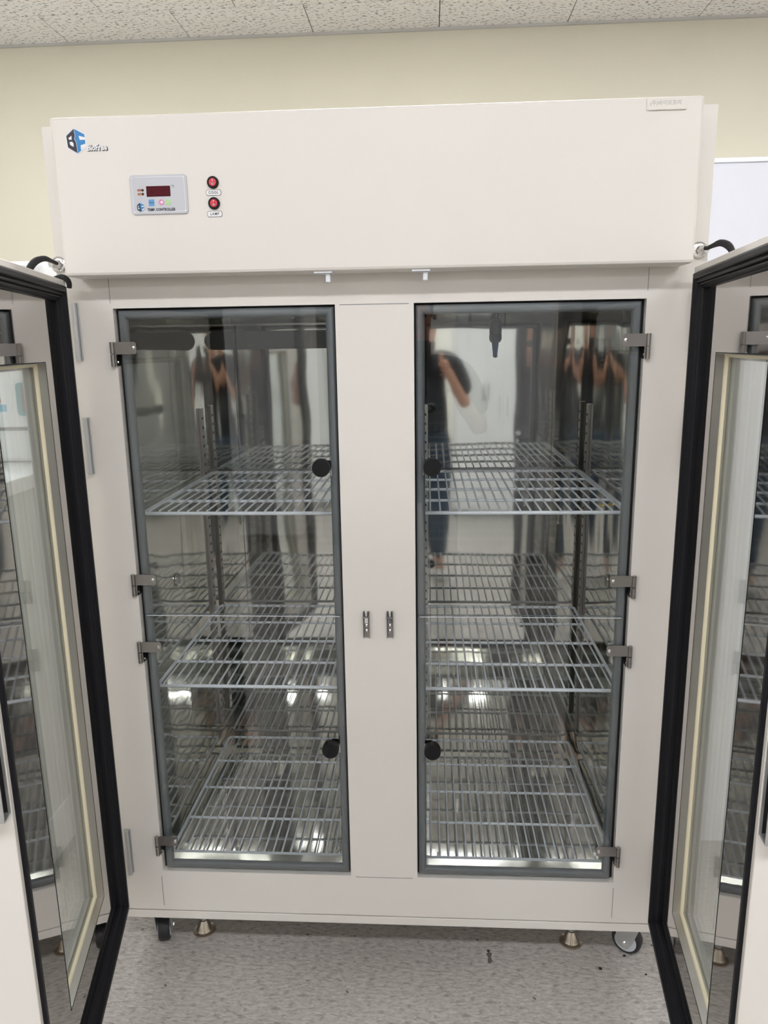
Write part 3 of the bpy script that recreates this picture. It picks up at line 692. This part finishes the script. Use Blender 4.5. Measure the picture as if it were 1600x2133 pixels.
J = [((0, 0, .95), (.12, .08)), ((0, .0, 1.12), (.11, .075)), ((0, .0, 1.30), (.13, .085)), ((0, 0, 1.42), (.10, .075)), ((0, .01, 1.50), .052), ((0, .025, 1.58), (.062, .075)), ((0, .03, 1.67), (.076, .092)), ((0, .025, 1.74), (.05, .06)),
     ((.10, 0, .90), .085), ((.115, .01, .50), .058), ((.12, 0, .09), .038), ((.13, .10, .045), .035),
     ((-.10, 0, .90), .085), ((-.115, .01, .50), .058), ((-.12, 0, .09), .038), ((-.13, .10, .045), .035),
     ((.20, 0, 1.40), .052), ((.29, .03, 1.14), .042), ((.16, .17, 1.36), .03), ((.125, .215, 1.43), .032),
     ((-.20, 0, 1.40), .052), ((-.27, .03, 1.14), .042), ((-.08, .18, 1.38), .03), ((-.02, .215, 1.44), .032)]
E_ = [(0,1),(1,2),(2,3),(3,4),(4,5),(5,6),(6,7),(0,8),(8,9),(9,10),(10,11),(0,12),(12,13),(13,14),(14,15),(3,16),(16,17),(17,18),(18,19),(3,20),(20,21),(21,22),(22,23)]
skin('body', J, E_, 'skin', pn)
g_ = .016
skin('shirt', [((0, 0, .80), (.165+g_, .12+g_)), ((0, 0, 1.12), (.14+g_, .095+g_)), ((0, 0, 1.30), (.165+g_, .11+g_)), ((0, 0, 1.43), (.13, .10)), ((.20, 0, 1.40), .085), ((.275, .025, 1.20), .074), ((-.20, 0, 1.40), .085), ((-.265, .025, 1.20), .074)], [(0,1),(1,2),(2,3),(3,4),(4,5),(3,6),(6,7)], 'shirt', pn)
skin('jeans', [((0, 0, 1.06), (.145, .10)), ((.10, 0, .88), .10), ((.115, .01, .50), .074), ((.12, 0, .12), .062), ((-.10, 0, .88), .10), ((-.115, .01, .50), .074), ((-.12, 0, .12), .062)], [(0,1),(1,2),(2,3),(0,4),(4,5),(5,6)], 'jeans', pn)
for s in (-1, 1):
    skin('shoe', [((s*.12, -.03, .048), (.045, .044)), ((s*.125, .07, .042), (.048, .04)), ((s*.13, .17, .032), (.042, .029))], [(0,1),(1,2)], 'shoe', pn)
    skin('ear', [((s*.078, .02, 1.64), (.006, .012)), ((s*.080, .018, 1.665), (.006, .014))], [(0,1)], 'skin', pn, 1)
    MB().lathe([(.003, -.006), (.011, 0), (.003, .006)], (s*.032, .112, 1.655), 'y', 12).build('eye', 'inkdark', pn, smooth=True)
skin('hair', [((0, -.035, 1.62), (.075, .06)), ((0, -.005, 1.70), (.086, .095)), ((0, .02, 1.745), (.07, .085))], [(0,1),(1,2)], 'hair', pn)
skin('nose', [((0, .115, 1.645), .010), ((0, .128, 1.615), .013)], [(0,1)], 'skin', pn, 1)
MB().box(-.024, .024, .098, .106, 1.565, 1.573).build('mouth', 'redbright', pn, bevel=.003)
# fingers: thumb and four fingers on each hand, closed on the phone's edges
for s, hx, hz in ((1, .125, 1.43), (-1, -.02, 1.44)):
    for k_ in range(4):
        z = hz+.035-.02*k_; l = (.030, .034, .032, .026)[k_]
        skin('finger', [((hx, .215, z-.005), .0085), ((hx-s*.012, .238, z), .0082), ((hx-s*.02, .238+l*.45, z+.004), .0076), ((hx-s*.028, .236+l*.55, z+.006), .0065)], [(0,1),(1,2),(2,3)], 'skin', pn, 1)
    skin('thumb', [((hx, .205, hz-.015), .011), ((hx-s*.018, .212, hz+.012), .0095), ((hx-s*.03, .222, hz+.03), .008)], [(0,1),(1,2)], 'skin', pn, 1)
ph = tag(empty('phone', (.1108, -1.604, 1.5275)), 'dark phone held up in both hands by the person', 'phone')
ph.location = (.085, -1.612, 1.475)
MB().prism(rrect(-.036, .036, -.075, .075, .01), -.004, .004, 'y').build('phone_body', 'black', ph)
